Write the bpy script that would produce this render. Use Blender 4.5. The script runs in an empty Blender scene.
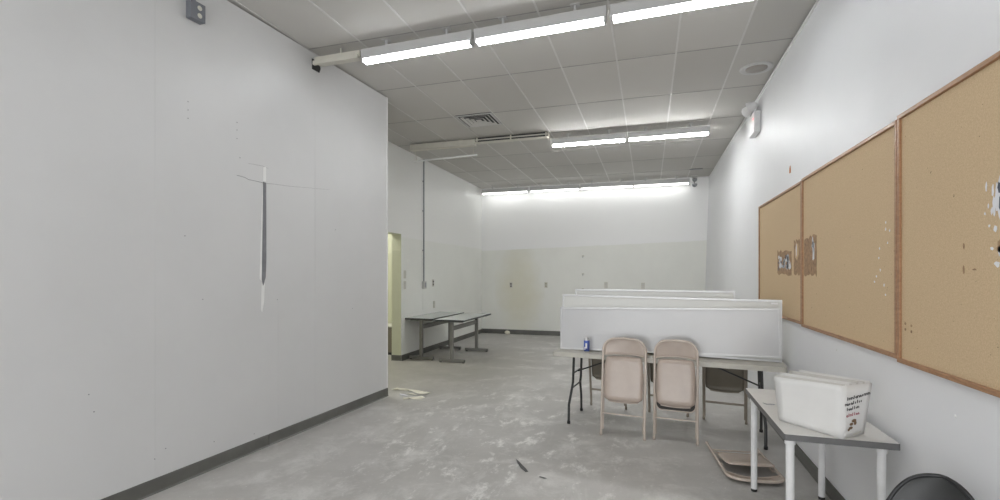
import bpy, math, random
from mathutils import Vector, Matrix, Euler
random.seed(7)
sc = bpy.context.scene
col = sc.collection
PI = math.pi

# ------------------------------------------------------------------ helpers
class MB:
    """collects shapes and links them as ONE mesh object"""
    def __init__(s): s.v=[]; s.f=[]; s.sm=[]; s.mi=[]
    def add(s, vs, fs, smooth=False, mi=0, M=None):
        b=len(s.v)
        for p in vs:
            p=Vector(p)
            s.v.append(tuple(M@p) if M is not None else tuple(p))
        for f in fs:
            s.f.append([b+i for i in f]); s.sm.append(smooth); s.mi.append(mi)
        return s
    def box(s, lo, hi, M=None, mi=0, mis=None):
        x0,y0,z0=lo; x1,y1,z1=hi
        vs=[(x0,y0,z0),(x1,y0,z0),(x1,y1,z0),(x0,y1,z0),(x0,y0,z1),(x1,y0,z1),(x1,y1,z1),(x0,y1,z1)]
        fs=[(0,3,2,1),(4,5,6,7),(0,1,5,4),(1,2,6,5),(2,3,7,6),(3,0,4,7)]
        b=len(s.v); 
        for p in vs: s.v.append(tuple(M@Vector(p)) if M is not None else p)
        for i,f in enumerate(fs):
            s.f.append([b+j for j in f]); s.sm.append(False); s.mi.append(mis[i] if mis else mi)
        return s
    def tube(s, pts, r, n=10, closed=False, cap=True, M=None, mi=0):
        pts=[Vector(p) for p in pts]; N=len(pts); rs=r if isinstance(r,(list,tuple)) else [r]*N
        T=[]
        for i in range(N):
            a=pts[(i-1)%N] if (closed or i>0) else pts[i]
            b=pts[(i+1)%N] if (closed or i<N-1) else pts[i]
            T.append((b-a).normalized())
        up=Vector((0,0,1)) if abs(T[0].z)<.9 else Vector((1,0,0))
        u=(up-T[0]*up.dot(T[0])).normalized(); vs=[]
        for i in range(N):
            u=(u-T[i]*u.dot(T[i])).normalized(); w=T[i].cross(u)
            for k in range(n):
                a=2*PI*k/n
                vs.append(pts[i]+(u*math.cos(a)+w*math.sin(a))*rs[i])
        fs=[]
        for i in range(N if closed else N-1):
            j=(i+1)%N
            for k in range(n):
                fs.append((i*n+k,i*n+(k+1)%n,j*n+(k+1)%n,j*n+k))
        s.add(vs,fs,True,mi,M)
        if cap and not closed:
            s.add(vs[:n],[tuple(range(n-1,-1,-1))],False,mi,M)
            s.add(vs[-n:],[tuple(range(n))],False,mi,M)
        return s
    def lathe(s, prof, n=24, M=None, mi=0):
        vs=[]; fs=[]
        for (r,z) in prof:
            for k in range(n):
                a=2*PI*k/n; vs.append((r*math.cos(a),r*math.sin(a),z))
        for i in range(len(prof)-1):
            for k in range(n):
                fs.append((i*n+k,i*n+(k+1)%n,(i+1)*n+(k+1)%n,(i+1)*n+k))
        fs.append(tuple(range(n-1,-1,-1))); m=(len(prof)-1)*n; fs.append(tuple(range(m,m+n)))
        return s.add(vs,fs,True,mi,M)
    def prism(s, poly, d0, d1, M=None, mi=0, smooth=False):
        """2D outline (a,b) counter-clockwise -> points (a, b, d) extruded along third axis"""
        n=len(poly)
        vs=[(a,b,d0) for a,b in poly]+[(a,b,d1) for a,b in poly]
        s.add(vs,[tuple(range(n-1,-1,-1)),tuple(range(n,2*n))],False,mi,M)
        s.add(vs,[(i,(i+1)%n,n+(i+1)%n,n+i) for i in range(n)],smooth,mi,M)
        return s
    def grid(s, P, smooth=True, mi=0, M=None):
        R=len(P); C=len(P[0])
        s.add([p for row in P for p in row],
              [(i*C+j,i*C+j+1,(i+1)*C+j+1,(i+1)*C+j) for i in range(R-1) for j in range(C-1)],smooth,mi,M)
        return s
    def build(s, name, m, parent=None, bevel=0, solid=0, loc=None, rot=None):
        me=bpy.data.meshes.new(name); me.from_pydata(s.v,[],s.f); 
        for p,sm,mi in zip(me.polygons,s.sm,s.mi): p.use_smooth=sm; p.material_index=mi
        for x in (m if isinstance(m,(list,tuple)) else [m]): me.materials.append(x)
        me.update()
        o=bpy.data.objects.new(name,me); col.objects.link(o)
        if parent: o.parent=parent
        if loc: o.location=loc
        if rot: o.rotation_euler=rot
        if solid:
            md=o.modifiers.new('solid','SOLIDIFY'); md.thickness=solid; md.offset=0
        if bevel:
            md=o.modifiers.new('bev','BEVEL'); md.width=bevel; md.segments=2; md.limit_method='ANGLE'; md.angle_limit=math.radians(40)
        return o

def tag(o,label,cat=None,group=None,kind=None):
    o['label']=label
    if cat: o['category']=cat
    if group: o['group']=group
    if kind: o['kind']=kind
    return o
def thing(name,label,cat,loc=(0,0,0),rot=(0,0,0),group=None):
    o=bpy.data.objects.new(name,None); o.empty_display_size=.1; col.objects.link(o)
    o.location=loc; o.rotation_euler=rot
    return tag(o,label,cat,group)
def dup(root,loc,rot,label,group=None):
    r=root.copy(); col.objects.link(r); r.location=loc; r.rotation_euler=rot; r['label']=label
    if group: r['group']=group
    for ch in list(root.children):
        c=ch.copy(); col.objects.link(c); c.parent=r
        for g in list(ch.children):
            d=g.copy(); col.objects.link(d); d.parent=c
    return r
def struct(o,label): return tag(o,label,None,None,'structure')
def arc(cx,cy,r,a0,a1,n):
    return [(cx+r*math.cos(math.radians(a0+(a1-a0)*i/n)),cy+r*math.sin(math.radians(a0+(a1-a0)*i/n))) for i in range(n+1)]
def rrect(x0,y0,x1,y1,r,n=6):
    return arc(x1-r,y0+r,r,-90,0,n)+arc(x1-r,y1-r,r,0,90,n)+arc(x0+r,y1-r,r,90,180,n)+arc(x0+r,y0+r,r,180,270,n)
XZ=Matrix(((1,0,0,0),(0,0,-1,0),(0,1,0,0),(0,0,0,1)))   # (a,b,d) -> (a,-d,b)
YZm=Matrix(((0,0,-1,0),(1,0,0,0),(0,1,0,0),(0,0,0,1)))  # (a,b,d) -> (-d, a, b)

# ------------------------------------------------------------------ materials
def srgb(r,g,b):
    f=lambda c:(c/255/12.92 if c/255<=.04045 else ((c/255+.055)/1.055)**2.4)
    return (f(r),f(g),f(b),1)
class N:
    """tiny node builder"""
    def __init__(s,name):
        s.m=bpy.data.materials.new(name); s.m.use_nodes=True; s.t=s.m.node_tree
        s.b=s.t.nodes['Principled BSDF']; s.x=0
        s.pos=None
    def n(s,typ,**kw):
        d=s.t.nodes.new(typ)
        for k,v in kw.items(): setattr(d,k,v)
        return d
    def l(s,a,b): s.t.links.new(a,b)
    def P(s):
        if s.pos is None: s.pos=s.n('ShaderNodeNewGeometry').outputs['Position']
        return s.pos
    def O(s): return s.n('ShaderNodeTexCoord').outputs['Object']
    def noise(s,vec,scale,detail=4,rough=.55,dist=0,stretch=None):
        if stretch:
            mp=s.n('ShaderNodeMapping'); mp.inputs['Scale'].default_value=stretch; s.l(vec,mp.inputs[0]); vec=mp.outputs[0]
        d=s.n('ShaderNodeTexNoise'); d.inputs['Scale'].default_value=scale; d.inputs['Detail'].default_value=detail
        d.inputs['Roughness'].default_value=rough; d.inputs['Distortion'].default_value=dist; s.l(vec,d.inputs['Vector']); return d.outputs['Fac']
    def ramp(s,fac,a,b,ca=(0,0,0,1),cb=(1,1,1,1)):
        d=s.n('ShaderNodeValToRGB'); e=d.color_ramp.elements; e[0].position=a; e[1].position=b; e[0].color=ca; e[1].color=cb
        s.l(fac,d.inputs[0]); return d.outputs['Color']
    def mix(s,fac,a,b,mode='MIX'):
        d=s.n('ShaderNodeMix',data_type='RGBA',blend_type=mode)
        for i,v in ((0,fac),(6,a),(7,b)):
            if isinstance(v,(int,float)): d.inputs[i].default_value=v
            elif isinstance(v,tuple): d.inputs[i].default_value=v
            else: s.l(v,d.inputs[i])
        return d.outputs[2]
    def math(s,op,a,b=0,clamp=False):
        d=s.n('ShaderNodeMath',operation=op,use_clamp=clamp)
        for i,v in ((0,a),(1,b)):
            if isinstance(v,(int,float)): d.inputs[i].default_value=v
            else: s.l(v,d.inputs[i])
        return d.outputs[0]
    def sep(s,vec):
        d=s.n('ShaderNodeSeparateXYZ'); s.l(vec,d.inputs[0]); return d.outputs
    def done(s,colr=None,rough=.5,metal=0,spec=.5,bump=None,bstr=.1,bdist=.01):
        if colr is not None:
            if isinstance(colr,tuple): s.b.inputs['Base Color'].default_value=colr
            else: s.l(colr,s.b.inputs['Base Color'])
        if isinstance(rough,(int,float)): s.b.inputs['Roughness'].default_value=rough
        else: s.l(rough,s.b.inputs['Roughness'])
        s.b.inputs['Metallic'].default_value=metal; s.b.inputs['Specular IOR Level'].default_value=spec
        if bump is not None:
            d=s.n('ShaderNodeBump'); d.inputs['Strength'].default_value=bstr; d.inputs['Distance'].default_value=bdist
            s.l(bump,d.inputs['Height']); s.l(d.outputs[0],s.b.inputs['Normal'])
        return s.m
def plain(name,c,rough=.5,metal=0,spec=.5,var=.06,scale=9):
    k=N(name); f=k.noise(k.O(),scale,5)
    lo=tuple(x*(1-var) for x in c[:3])+(1,); hi=tuple(min(1,x*(1+var)) for x in c[:3])+(1,)
    return k.done(k.ramp(f,.3,.7,lo,hi),rough,metal,spec)
def g(v,tint=(1,1,1)): return (v*tint[0],v*tint[1],v*tint[2],1)

def wall_mat(name,c,rough,dark=.05):
    k=N(name); p=k.P()
    f=k.noise(p,1.1,5,.6); f2=k.noise(p,14,4)
    base=k.ramp(f,.3,.7,tuple(x*(1-dark) for x in c[:3])+(1,),c)
    spots=k.ramp(k.noise(p,38,3,.6),.74,.8)
    base=k.mix(k.math('MULTIPLY',spots,.10),base,(.45,.43,.38,1))
    r=k.math('ADD',k.math('MULTIPLY',k.noise(p,3,3),.12),rough-.06)
    return k.done(base,r,0,.5,f2,.06,.004)
M={}
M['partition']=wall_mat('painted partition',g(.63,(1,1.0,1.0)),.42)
M['right']=wall_mat('semi gloss paint',g(.80,(.985,.99,1.01)),.5,.03)
M['rear']=wall_mat('rear paint',g(.75),.5)
# two-tone wall (white above, greyer beige below) with a yellow stain
def two_tone(name,line,slope,stain,up,lowc):
    k=N(name); p=k.P(); x,y,z=k.sep(p)
    edge=k.math('ADD',k.math('MULTIPLY',x,slope),line)
    w=k.math('MULTIPLY',k.math('SUBTRACT',k.noise(p,4,3),.5),.03)
    fac=k.math('MULTIPLY',k.math('SUBTRACT',k.math('ADD',z,w),edge),40,True)
    fac=k.math('ADD',fac,.0,True)
    f=k.noise(p,1.3,5,.6)
    low=k.ramp(f,.3,.7,tuple(c*.95 for c in lowc[:3])+(1,),lowc)
    if stain:
        cx,cz,rx,rz=stain
        dx=k.math('DIVIDE',k.math('SUBTRACT',x,cx),rx); dz=k.math('DIVIDE',k.math('SUBTRACT',z,cz),rz)
        d=k.math('ADD',k.math('MULTIPLY',dx,dx),k.math('MULTIPLY',dz,dz))
        d=k.math('ADD',d,k.math('MULTIPLY',k.math('SUBTRACT',k.noise(p,2.2,4),.5),1.1))
        s=k.math('MULTIPLY',k.math('SUBTRACT',1.25,d),.8,True)
        low=k.mix(k.math('MULTIPLY',s,.5),low,(.66,.62,.43,1))
    colr=k.mix(fac,low,up)
    return k.done(colr,.42,0,.45,k.noise(p,14,4),.05,.004)
M['back']=two_tone('two tone back wall paint',2.36,.03,(-3.3,1.15,.62,1.25),g(.90,(1,1.0,.995)),(.85,.855,.81,1))
M['left']=two_tone('two tone left wall paint',2.28,0,None,g(.88,(1,1.005,.985)),(.86,.87,.83,1))
M['side_room']=two_tone('yellow green side room paint',2.03,0,None,(.64,.65,.52,1),(.58,.59,.46,1))

def floor_mat():
    k=N('worn sealed concrete'); p=k.P(); x,y,z=k.sep(p)
    big=k.noise(p,.55,6,.62,.4); mid=k.noise(p,2.6,7,.65,.3); fine=k.noise(p,38,5,.7)
    c=k.ramp(big,.32,.68,(.375,.362,.345,1),(.55,.535,.515,1))
    c=k.mix(.35,c,k.ramp(mid,.3,.72,(.32,.312,.298,1),(.60,.588,.565,1)))
    c=k.mix(k.math('MULTIPLY',k.ramp(fine,.35,.7),.14),c,(.5,.49,.47,1))
    # white residue, heaviest along the open middle of the room
    def bump(v,c0,w):
        d=k.math('DIVIDE',k.math('SUBTRACT',v,c0),w); return k.math('SUBTRACT',1,k.math('MULTIPLY',d,d),True)
    zone=k.math('MULTIPLY',bump(k.math('ADD',x,k.math('MULTIPLY',y,.12)),-.95,1.75),bump(y,4.6,2.6))
    blot=k.noise(p,4.6,9,.74,.25,(1.1,.62,1)); streak=k.noise(p,1.7,9,.72,.4,(1.9,.6,1))
    dk=k.ramp(k.noise(p,.9,7,.65,.3),.55,.75)
    c=k.mix(k.math('MULTIPLY',dk,.35),c,(.20,.195,.185,1))
    r1=k.ramp(blot,.54,.64); r2=k.ramp(streak,.54,.70)
    res=k.math('MULTIPLY',k.math('ADD',k.math('MULTIPLY',r1,1.15),k.math('MULTIPLY',r2,.6)),zone,True)
    far=k.math('MULTIPLY',k.math('MULTIPLY',k.ramp(k.noise(p,2.2,8,.7,.4),.50,.66),bump(k.math('SUBTRACT',x,k.math('MULTIPLY',y,.0)),-1.3,3.4)),.55)
    res=k.math('MAXIMUM',res,far)
    res=k.math('MULTIPLY',res,k.ramp(fine,.15,.5))
    c=k.mix(res,c,(.80,.79,.765,1))
    crumbs=k.ramp(k.noise(p,48,2,.5),.70,.73)
    c=k.mix(k.math('MULTIPLY',crumbs,.6),c,(.82,.81,.79,1))
    olive=k.math('MULTIPLY',bump(y,7.6,2.6),k.math('MULTIPLY',k.math('SUBTRACT',-1.5,x),.8,True))  # olive floor tone, deepened to paint contact shade near the far left tables
    c=k.mix(k.math('MULTIPLY',olive,.85),c,k.mix(.5,c,(.20,.19,.13,1),'MIX'))
    rough=k.math('ADD',k.math('MULTIPLY',mid,.35),.28)
    return k.done(c,rough,0,.45,k.math('ADD',mid,k.math('MULTIPLY',fine,.3)),.12,.01)
M['floor']=floor_mat()

GX,GY,TW,TD=-.945,5.417,.6096,1.2192
def ceil_mat():
    k=N('mineral ceiling tile'); p=k.P(); x,y,z=k.sep(p)
    ix=k.math('FLOOR',k.math('DIVIDE',k.math('SUBTRACT',x,GX),TW)); iy=k.math('FLOOR',k.math('DIVIDE',k.math('SUBTRACT',y,GY),TD))
    cmb=k.n('ShaderNodeCombineXYZ'); k.l(ix,cmb.inputs[0]); k.l(iy,cmb.inputs[1])
    wn=k.n('ShaderNodeTexWhiteNoise',noise_dimensions='2D'); k.l(cmb.outputs[0],wn.inputs['Vector'])
    c=k.ramp(wn.outputs['Value'],0,1,(.50,.487,.462,1),(.56,.546,.52,1))
    sp=k.ramp(k.noise(p,120,3,.6),.62,.72)
    c=k.mix(k.math('MULTIPLY',sp,.12),c,(.36,.35,.33,1))
    st=k.ramp(k.noise(p,1.2,5,.6),.55,.8)
    c=k.mix(k.math('MULTIPLY',st,.18),c,(.50,.47,.40,1))
    return k.done(c,.85,0,.2,k.noise(p,90,4),.15,.004)
M['ceiling']=ceil_mat()
M['tbar']=plain('white grid bar',g(.60,(1,.98,.95)),.4)
M['tbar_dark']=plain('greyed grid bar',g(.30,(1,.98,.94)),.6)
M['dark_trim']=plain('dark grey vinyl base',(.125,.125,.113,1),.42,var=.2,scale=3)
M['white_trim']=plain('white trim',g(.8),.4)
M['cork_dirty']=None
def cork_mat():
    k=N('cork'); p=k.P(); f=k.noise(p,160,3,.7); b=k.noise(p,1.6,4)
    c=k.ramp(f,.3,.72,(.53,.385,.235,1),(.70,.54,.35,1))
    c=k.mix(k.math('MULTIPLY',b,.3),c,(.62,.47,.30,1))
    holes=k.ramp(k.noise(p,46,2,.5),.75,.77)
    c=k.mix(k.math('MULTIPLY',holes,.7),c,(.14,.09,.05,1))
    return k.done(c,.85,0,.2,f,.2,.003)
M['cork']=cork_mat()
def wood_mat():
    k=N('oiled wood frame'); o=k.P(); f=k.noise(o,14,6,.6,.5,(4,1,4))
    return k.done(k.ramp(f,.3,.7,(.27,.13,.06,1),(.42,.23,.115,1)),.4)
M['wood']=wood_mat()
M['steel']=plain('taupe painted steel',(.47,.39,.335,1),.27,0,.5,.04)
M['steel_lite']=plain('taupe tube enamel',(.56,.48,.415,1),.22,.0,.7,.04)
M['gap_shade']=plain('dark seat gap shade',(.035,.03,.027,1),.6)  # near-black colour for the shade in the gap under a seat pan
M['olive']=plain('olive brown cabinet and shaded chair steel',(.17,.15,.115,1),.42,0,.5,.08)  # chair taupe darkened to paint in the table's shade; also the cabinet's own colour
M['shaded_tube']=plain('shade darkened tube enamel',(.30,.26,.21,1),.35,0,.5,.08)  # chair tube enamel with the table's shade put into the colour
M['rubber']=plain('black rubber',(.02,.02,.02,1),.7)
M['table_top']=plain('putty grey laminate',(.52,.50,.445,1),.42,var=.05,scale=6)
M['black_metal']=plain('black enamel steel',(.028,.028,.028,1),.4)
M['whiteboard']=plain('dry erase enamel',g(.55,(1,1,1.01)),.22,0,.5,.02,2)
M['whiteboard_old']=plain('aged dry erase enamel',(.64,.64,.61,1),.3,0,.5,.02,2)
M['alu']=plain('pale aluminium',g(.60),.35,.25)
M['desk_white']=plain('white laminate',g(.66,(1,.985,.95)),.38,var=.03)
M['desk_edge']=plain('dark grey edge band',g(.14),.5)
M['leg_white']=plain('white lacquered tube',g(.78),.28)
M['card']=plain('white card',g(.76,(1,.99,.97)),.6,var=.02)
M['card_edge']=plain('card edge',g(.62,(1,.97,.92)),.7)
M['ink']=plain('black ink',g(.03),.7)
M['ink_red']=plain('faded red ink',(.36,.10,.12,1),.7)
M['ink_brown']=plain('brown print',(.17,.10,.05,1),.7)
M['black_vinyl']=plain('black plastic shell',(.035,.036,.036,1),.38,var=.15)
M['black_rim']=plain('black edging',(.022,.022,.024,1),.3)
M['chrome']=plain('chromed steel',g(.55),.2,1)
M['grey_steel']=plain('grey painted steel',(.21,.205,.19,1),.38,.3)
M['far_top']=plain('pale blue grey laminate',(.60,.63,.62,1),.25,var=.03)
M['far_edge']=plain('black table edge',(.03,.035,.035,1),.4)
M['fixture']=plain('white fixture enamel',g(.52,(1,.995,.985)),.35,var=.02)
M['fixture_old']=plain('yellowed fixture enamel',(.60,.58,.51,1),.4)
M['slot']=plain('dark slot',g(.03),.6)
M['grille']=plain('grey grille paint',g(.60,(1,.98,.94)),.5)
M['speaker']=plain('taupe grille mesh',(.36,.335,.31,1),.7)
M['plastic']=plain('white plastic',g(.74),.4)
M['box_grey']=plain('dull grey cast metal',(.20,.21,.235,1),.45,.3)
M['device']=plain('grey metal box',(.36,.37,.385,1),.4,.4)
M['plate']=plain('ivory plate',(.62,.61,.54,1),.4)
M['plate_dark']=plain('tan outlet face',(.36,.34,.25,1),.5)
M['paper']=plain('torn white paper',g(.78,(1,1,1.03)),.8,var=.05)
M['paper_cream']=plain('cream paper',(.78,.75,.64,1),.8)
M['glue']=plain('brown backing residue',(.34,.215,.125,1),.9,var=.35,scale=30)
M['print']=plain('dark print',(.09,.10,.13,1),.8,var=.4,scale=40)
M['orange']=plain('orange tag',(.55,.20,.06,1),.7)
M['crack']=plain('grey scar in plaster',(.20,.20,.215,1),.7,var=.15)
M['scar_light']=plain('pale scraped plaster',(.80,.80,.79,1),.8)
M['tube_off']=plain('unlit lamp glass',g(.82),.25)
M['blue']=plain('blue can print',(.07,.12,.42,1),.3,.4)
M['silver']=plain('can aluminium',g(.6),.3,.9)
M['grit']=plain('grey rubber scrap',(.10,.10,.10,1),.7)
def emit(name,c,s):
    m=bpy.data.materials.new(name); m.use_nodes=True; t=m.node_tree; t.nodes.remove(t.nodes['Principled BSDF'])
    e=t.nodes.new('ShaderNodeEmission'); e.inputs[0].default_value=c; e.inputs[1].default_value=s
    t.links.new(e.outputs[0],t.nodes['Material Output'].inputs[0]); return m
M['lamp']=emit('lit fluorescent glass',(.95,.98,1,1),11.0)
M['lamp_mid']=emit('lit fluorescent glass, middle row',(.97,.98,.98,1),33.0)
M['lamp_far']=emit('lit fluorescent glass, far row',(.985,1,.98,1),3.2)
M['led_red']=emit('red indicator',(1,.05,.05,1),2.0)

# ------------------------------------------------------------------ the room
H=3.943; YB=12.46; XL=-4.38; YF=-3.2
def xw(z): return 1.25+.0307*z                     # the right wall leans out a little
pk=math.tan(math.radians(3.088))
def xp(y): return -3.596+pk*y                      # face of the projecting block on the left
YP=5.63
fl=MB().box((-7.4,YF-.2,-.1),(1.6,YB+.2,0)).build('floor',M['floor']); struct(fl,'worn grey sealed concrete floor with white residue')
ce=MB().box((-7.4,YF-.2,H),(1.8,YB+.2,H+.1)).build('ceiling',M['ceiling']); struct(ce,'suspended ceiling of grey mineral tiles')
b=MB(); b2=MB()
xs=[GX+TW*i for i in range(-6,5)]; ys=[GY+TD*i for i in range(-7,7)]
for x in xs:
    if XL<x<1.36: b.box((x-.009,YF,H-.004),(x+.009,YB,H+.002))
for y in ys:
    if YF<y<YB: b2.box((XL,y-.006,H-.003),(1.36,y+.006,H+.002))
b.build('grid',M['tbar'],ce); b2.build('cross_grid',M['tbar_dark'],ce)

b=MB(); b.add([(1.25,YF,0),(1.25,YB,0),(1.371,YB,H-.014),(1.371,YF,H-.014),(1.75,YF,0),(1.75,YB,0),(1.75,YB,H-.014),(1.75,YF,H-.014)],
   [(0,3,2,1),(4,5,6,7),(0,1,5,4),(1,2,6,5),(2,3,7,6),(3,0,4,7)])
wr=b.build('wall_right',M['right']); struct(wr,'long glossy white right wall')
wb=MB().box((XL-.2,YB,0),(1.6,YB+.2,H)).build('wall_back',M['back']); struct(wb,'far wall painted white above and beige below')
WX0,WX1,WZ0,WZ1=-3.5,1.05,.10,2.5
wf=MB().box((-7.4,YF-.2,0),(WX0,YF,H)).box((WX1,YF-.2,0),(1.7,YF,H)).box((WX0,YF-.2,0),(WX1,YF,WZ0)).box((WX0,YF-.2,WZ1),(WX1,YF,H)).build('wall_rear',M['rear']); struct(wf,'plain white wall behind the viewpoint with an opening added for fill light')
# left wall with its opening
b=MB(); T=.2; D0,D1,DH=6.25,7.98,2.35
b.box((XL-T,YP-.3,0),(XL,D0,H)); b.box((XL-T,D1,0),(XL,YB+.05,H)); b.box((XL-T,D0,DH),(XL,D1,H))
wl=b.build('wall_left',M['left']); struct(wl,'far left wall, two tone paint, with a doorway opening')
wj=MB().box((XL-T+.004,D1-.006,0),(XL-.004,D1,DH)).box((XL-T+.004,D0,DH-.006),(XL-.004,D1-.006,DH)).build('trim_1',M['side_room']); struct(wj,'yellow green painted lining of the doorway')
# projecting block
b=MB()
b.add([(xp(YF),YF,0),(xp(YP),YP,0),(-5.2,YP,0),(-5.2,YF,0),(xp(YF),YF,H-.016),(xp(YP),YP,H-.016),(-5.2,YP,H-.016),(-5.2,YF,H-.016)],
   [(0,3,2,1),(4,5,6,7),(0,1,5,4),(1,2,6,5),(2,3,7,6),(3,0,4,7)])
wp=b.build('wall_partition',M['partition']); struct(wp,'large white projecting wall on the left')
# side room seen through the opening
b=MB(); b.box((-7.2,9.0,0),(XL-T,9.2,H)); b.box((-7.4,5.2,0),(-7.2,9.2,H)); b.box((-7.2,5.2,0),(-5.2,5.4,H))
ws=b.build('wall_side_room',M['side_room']); struct(ws,'yellow green walls of the side room')

# direction helpers on the block face
pdir=Vector((math.sin(math.radians(3.088)),math.cos(math.radians(3.088)),0)); pn=Vector((pdir.y,-pdir.x,0))
def pface(y,z,off=0):
    return Vector((xp(y),y,z))+pn*off
# baseboards
def base_strip(name,pts,n,h,label,th=.008):
    b=MB()
    p0,p1=Vector(pts[0]),Vector(pts[1]); n=Vector(n).normalized()
    vs=[p0,p1,p1+n*th,p0+n*th]; prof=[(0,0),(th*2.2,0),(th,.012),(th,h-.004),(th*.5,h),(0,h)]
    V=[]; 
    for p in (p0,p1):
        for d,z in prof: V.append(p+n*d+Vector((0,0,z)))
    k=len(prof)
    b.add(V,[(i,(i+1)%k,k+(i+1)%k,k+i) for i in range(k)]+[tuple(range(k)),tuple(range(2*k-1,k-1,-1))])
    o=b.build(name,M['dark_trim']); return struct(o,label)
base_strip('baseboard_partition',[pface(YF,0),pface(3.657,0)],pn,.108,'dark vinyl baseboard along the projecting wall, near run')
base_strip('baseboard_partition.001',[pface(3.664,0),pface(YP,0)],pn,.108,'dark vinyl baseboard along the projecting wall, far run')
base_strip('baseboard_end',[(xp(YP),YP,0),(-4.38,YP,0)],(0,1,0),.108,'dark vinyl baseboard round the end of the projecting wall')
base_strip('baseboard_left',[(XL,D1,0),(XL,YB,0)],(1,0,0),.105,'dark vinyl baseboard of the far left wall')
base_strip('baseboard_jamb',[(XL-T,D1-.007,0),(XL,D1-.007,0)],(0,-1,0),.105,'dark vinyl baseboard on the doorway end')
base_strip('baseboard_back',[(XL,YB,0),(1.25,YB,0)],(0,-1,0),.12,'dark vinyl baseboard of the far wall')
base_strip('baseboard_right',[(1.25,YF,0),(1.25,YB,0)],(-1,0,0),.10,'dark vinyl baseboard of the right wall')
# ceiling edge strips
o=MB().box((1.358,YF,H-.05),(1.372,YB,H-.020)).build('trim_2',M['white_trim']); struct(o,'thin white wall angle above the right wall')
o=MB().box((XL,YB-.012,H-.028),(1.36,YB,H-.001)).build('trim_3',M['white_trim']); struct(o,'thin white wall angle above the far wall')

# scars on the block: crack, scraped strip, screw holes, seams  (children of the wall)
def ragged(b,path,w,off0,off1,mi=0):
    pass
b=MB()
def pprism(b,poly,d0,d1,mi=0):
    """poly of (y,z) on the block face, d out of the wall"""
    n=len(poly); V=[pface(y,z,d0) for y,z in poly]+[pface(y,z,d1) for y,z in poly]
    b.add(V,[tuple(range(n-1,-1,-1)),tuple(range(n,2*n))]+[(i,(i+1)%n,n+(i+1)%n,n+i) for i in range(n)],False,mi)
pprism(b,[(3.585,1.55),(3.60,1.50),(3.628,1.575),(3.635,1.75),(3.633,2.45),(3.60,2.455),(3.595,2.0)],.001,.004)
b.build('scraped_strip',M['crack'],wp)
b=MB()
pprism(b,[(3.557,1.56),(3.58,1.54),(3.592,2.2),(3.594,2.45),(3.585,2.3)],.001,.003)
pprism(b,[(3.575,1.28),(3.588,1.25),(3.61,1.35),(3.618,1.52),(3.598,1.49),(3.582,1.53)],.001,.002)
pprism(b,[(3.598,2.46),(3.633,2.462),(3.633,2.60),(3.6,2.59)],.001,.002)
b.build('pale_scrape',M['scar_light'],wp)
b=MB(); pts=[(3.32,2.462),(3.40,2.458),(3.44,2.446),(3.50,2.447),(3.60,2.445)]
b.tube([pface(y,z,.0005) for y,z in pts],.0022,5)
b.tube([pface(y,z,.0005) for y,z in [(3.64,2.445),(3.72,2.456),(3.93,2.47),(4.2,2.50),(4.5,2.53)]],[.0018,.0013,.001,.0008,.0006],5)
b.tube([pface(y,z,.0003) for y,z in [(3.44,2.59),(3.6,2.6),(3.66,2.59)]],.001,5)
b.build('plaster_crack',M['crack'],wp)
b=MB()
for y,z in [(2.875,2.885),(2.875,2.82),(2.875,2.95),(3.32,2.854),(3.32,2.78),(3.32,2.92),(3.35,2.62),(2.2,.82),(2.23,.70),(3.5,.16),(2.7,.30),(2.62,.25),(3.1,.22),(2.85,1.9),(3.77,1.36),(3.0,1.4),(4.6,2.1),(4.9,1.2)]:
    b.lathe([(.004,0),(.004,.002)],8,Matrix.Translation(pface(y,z))@Vector((0,0,1)).rotation_difference(pn).to_matrix().to_4x4())
b.build('screw_hole',M['crack'],wp)
b=MB()
for y,z0,z1 in [(2.622,.11,3.93),(4.277,.11,3.93),(3.777,.11,1.36)]:
    pprism(b,[(y,z0),(y+.006,z0),(y+.006,z1),(y,z1)],0,.0012)
b.build('panel_seam',M['partition'],wp)
pprism_b=MB(); V=[]
b=MB().box((xp(YP)-.025,YP-.022,.108),(xp(YP)+.002,YP+.003,H-.012)); b.build('corner_bead',M['white_trim'],wp)
b=MB(); pprism(b,[(4.23,3.75),(4.34,3.75),(4.36,3.80),(4.34,3.86),(4.23,3.86)],.0005,.003); b.build('wall_notch',M['slot'],wp)

# holes and marks on the right wall
b=MB()
for y,z in [(1.55,.78),(1.62,.95),(2.15,1.0),(2.6,.98),(4.0,1.06)]:
    b.lathe([(.008,0),(.006,.003),(.0,.004)],8,Matrix.Translation((xw(z)+.0005,y,z))@Euler((0,-PI/2,0)).to_matrix().to_4x4())
b.build('filler_spot',M['scar_light'],wr)

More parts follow.
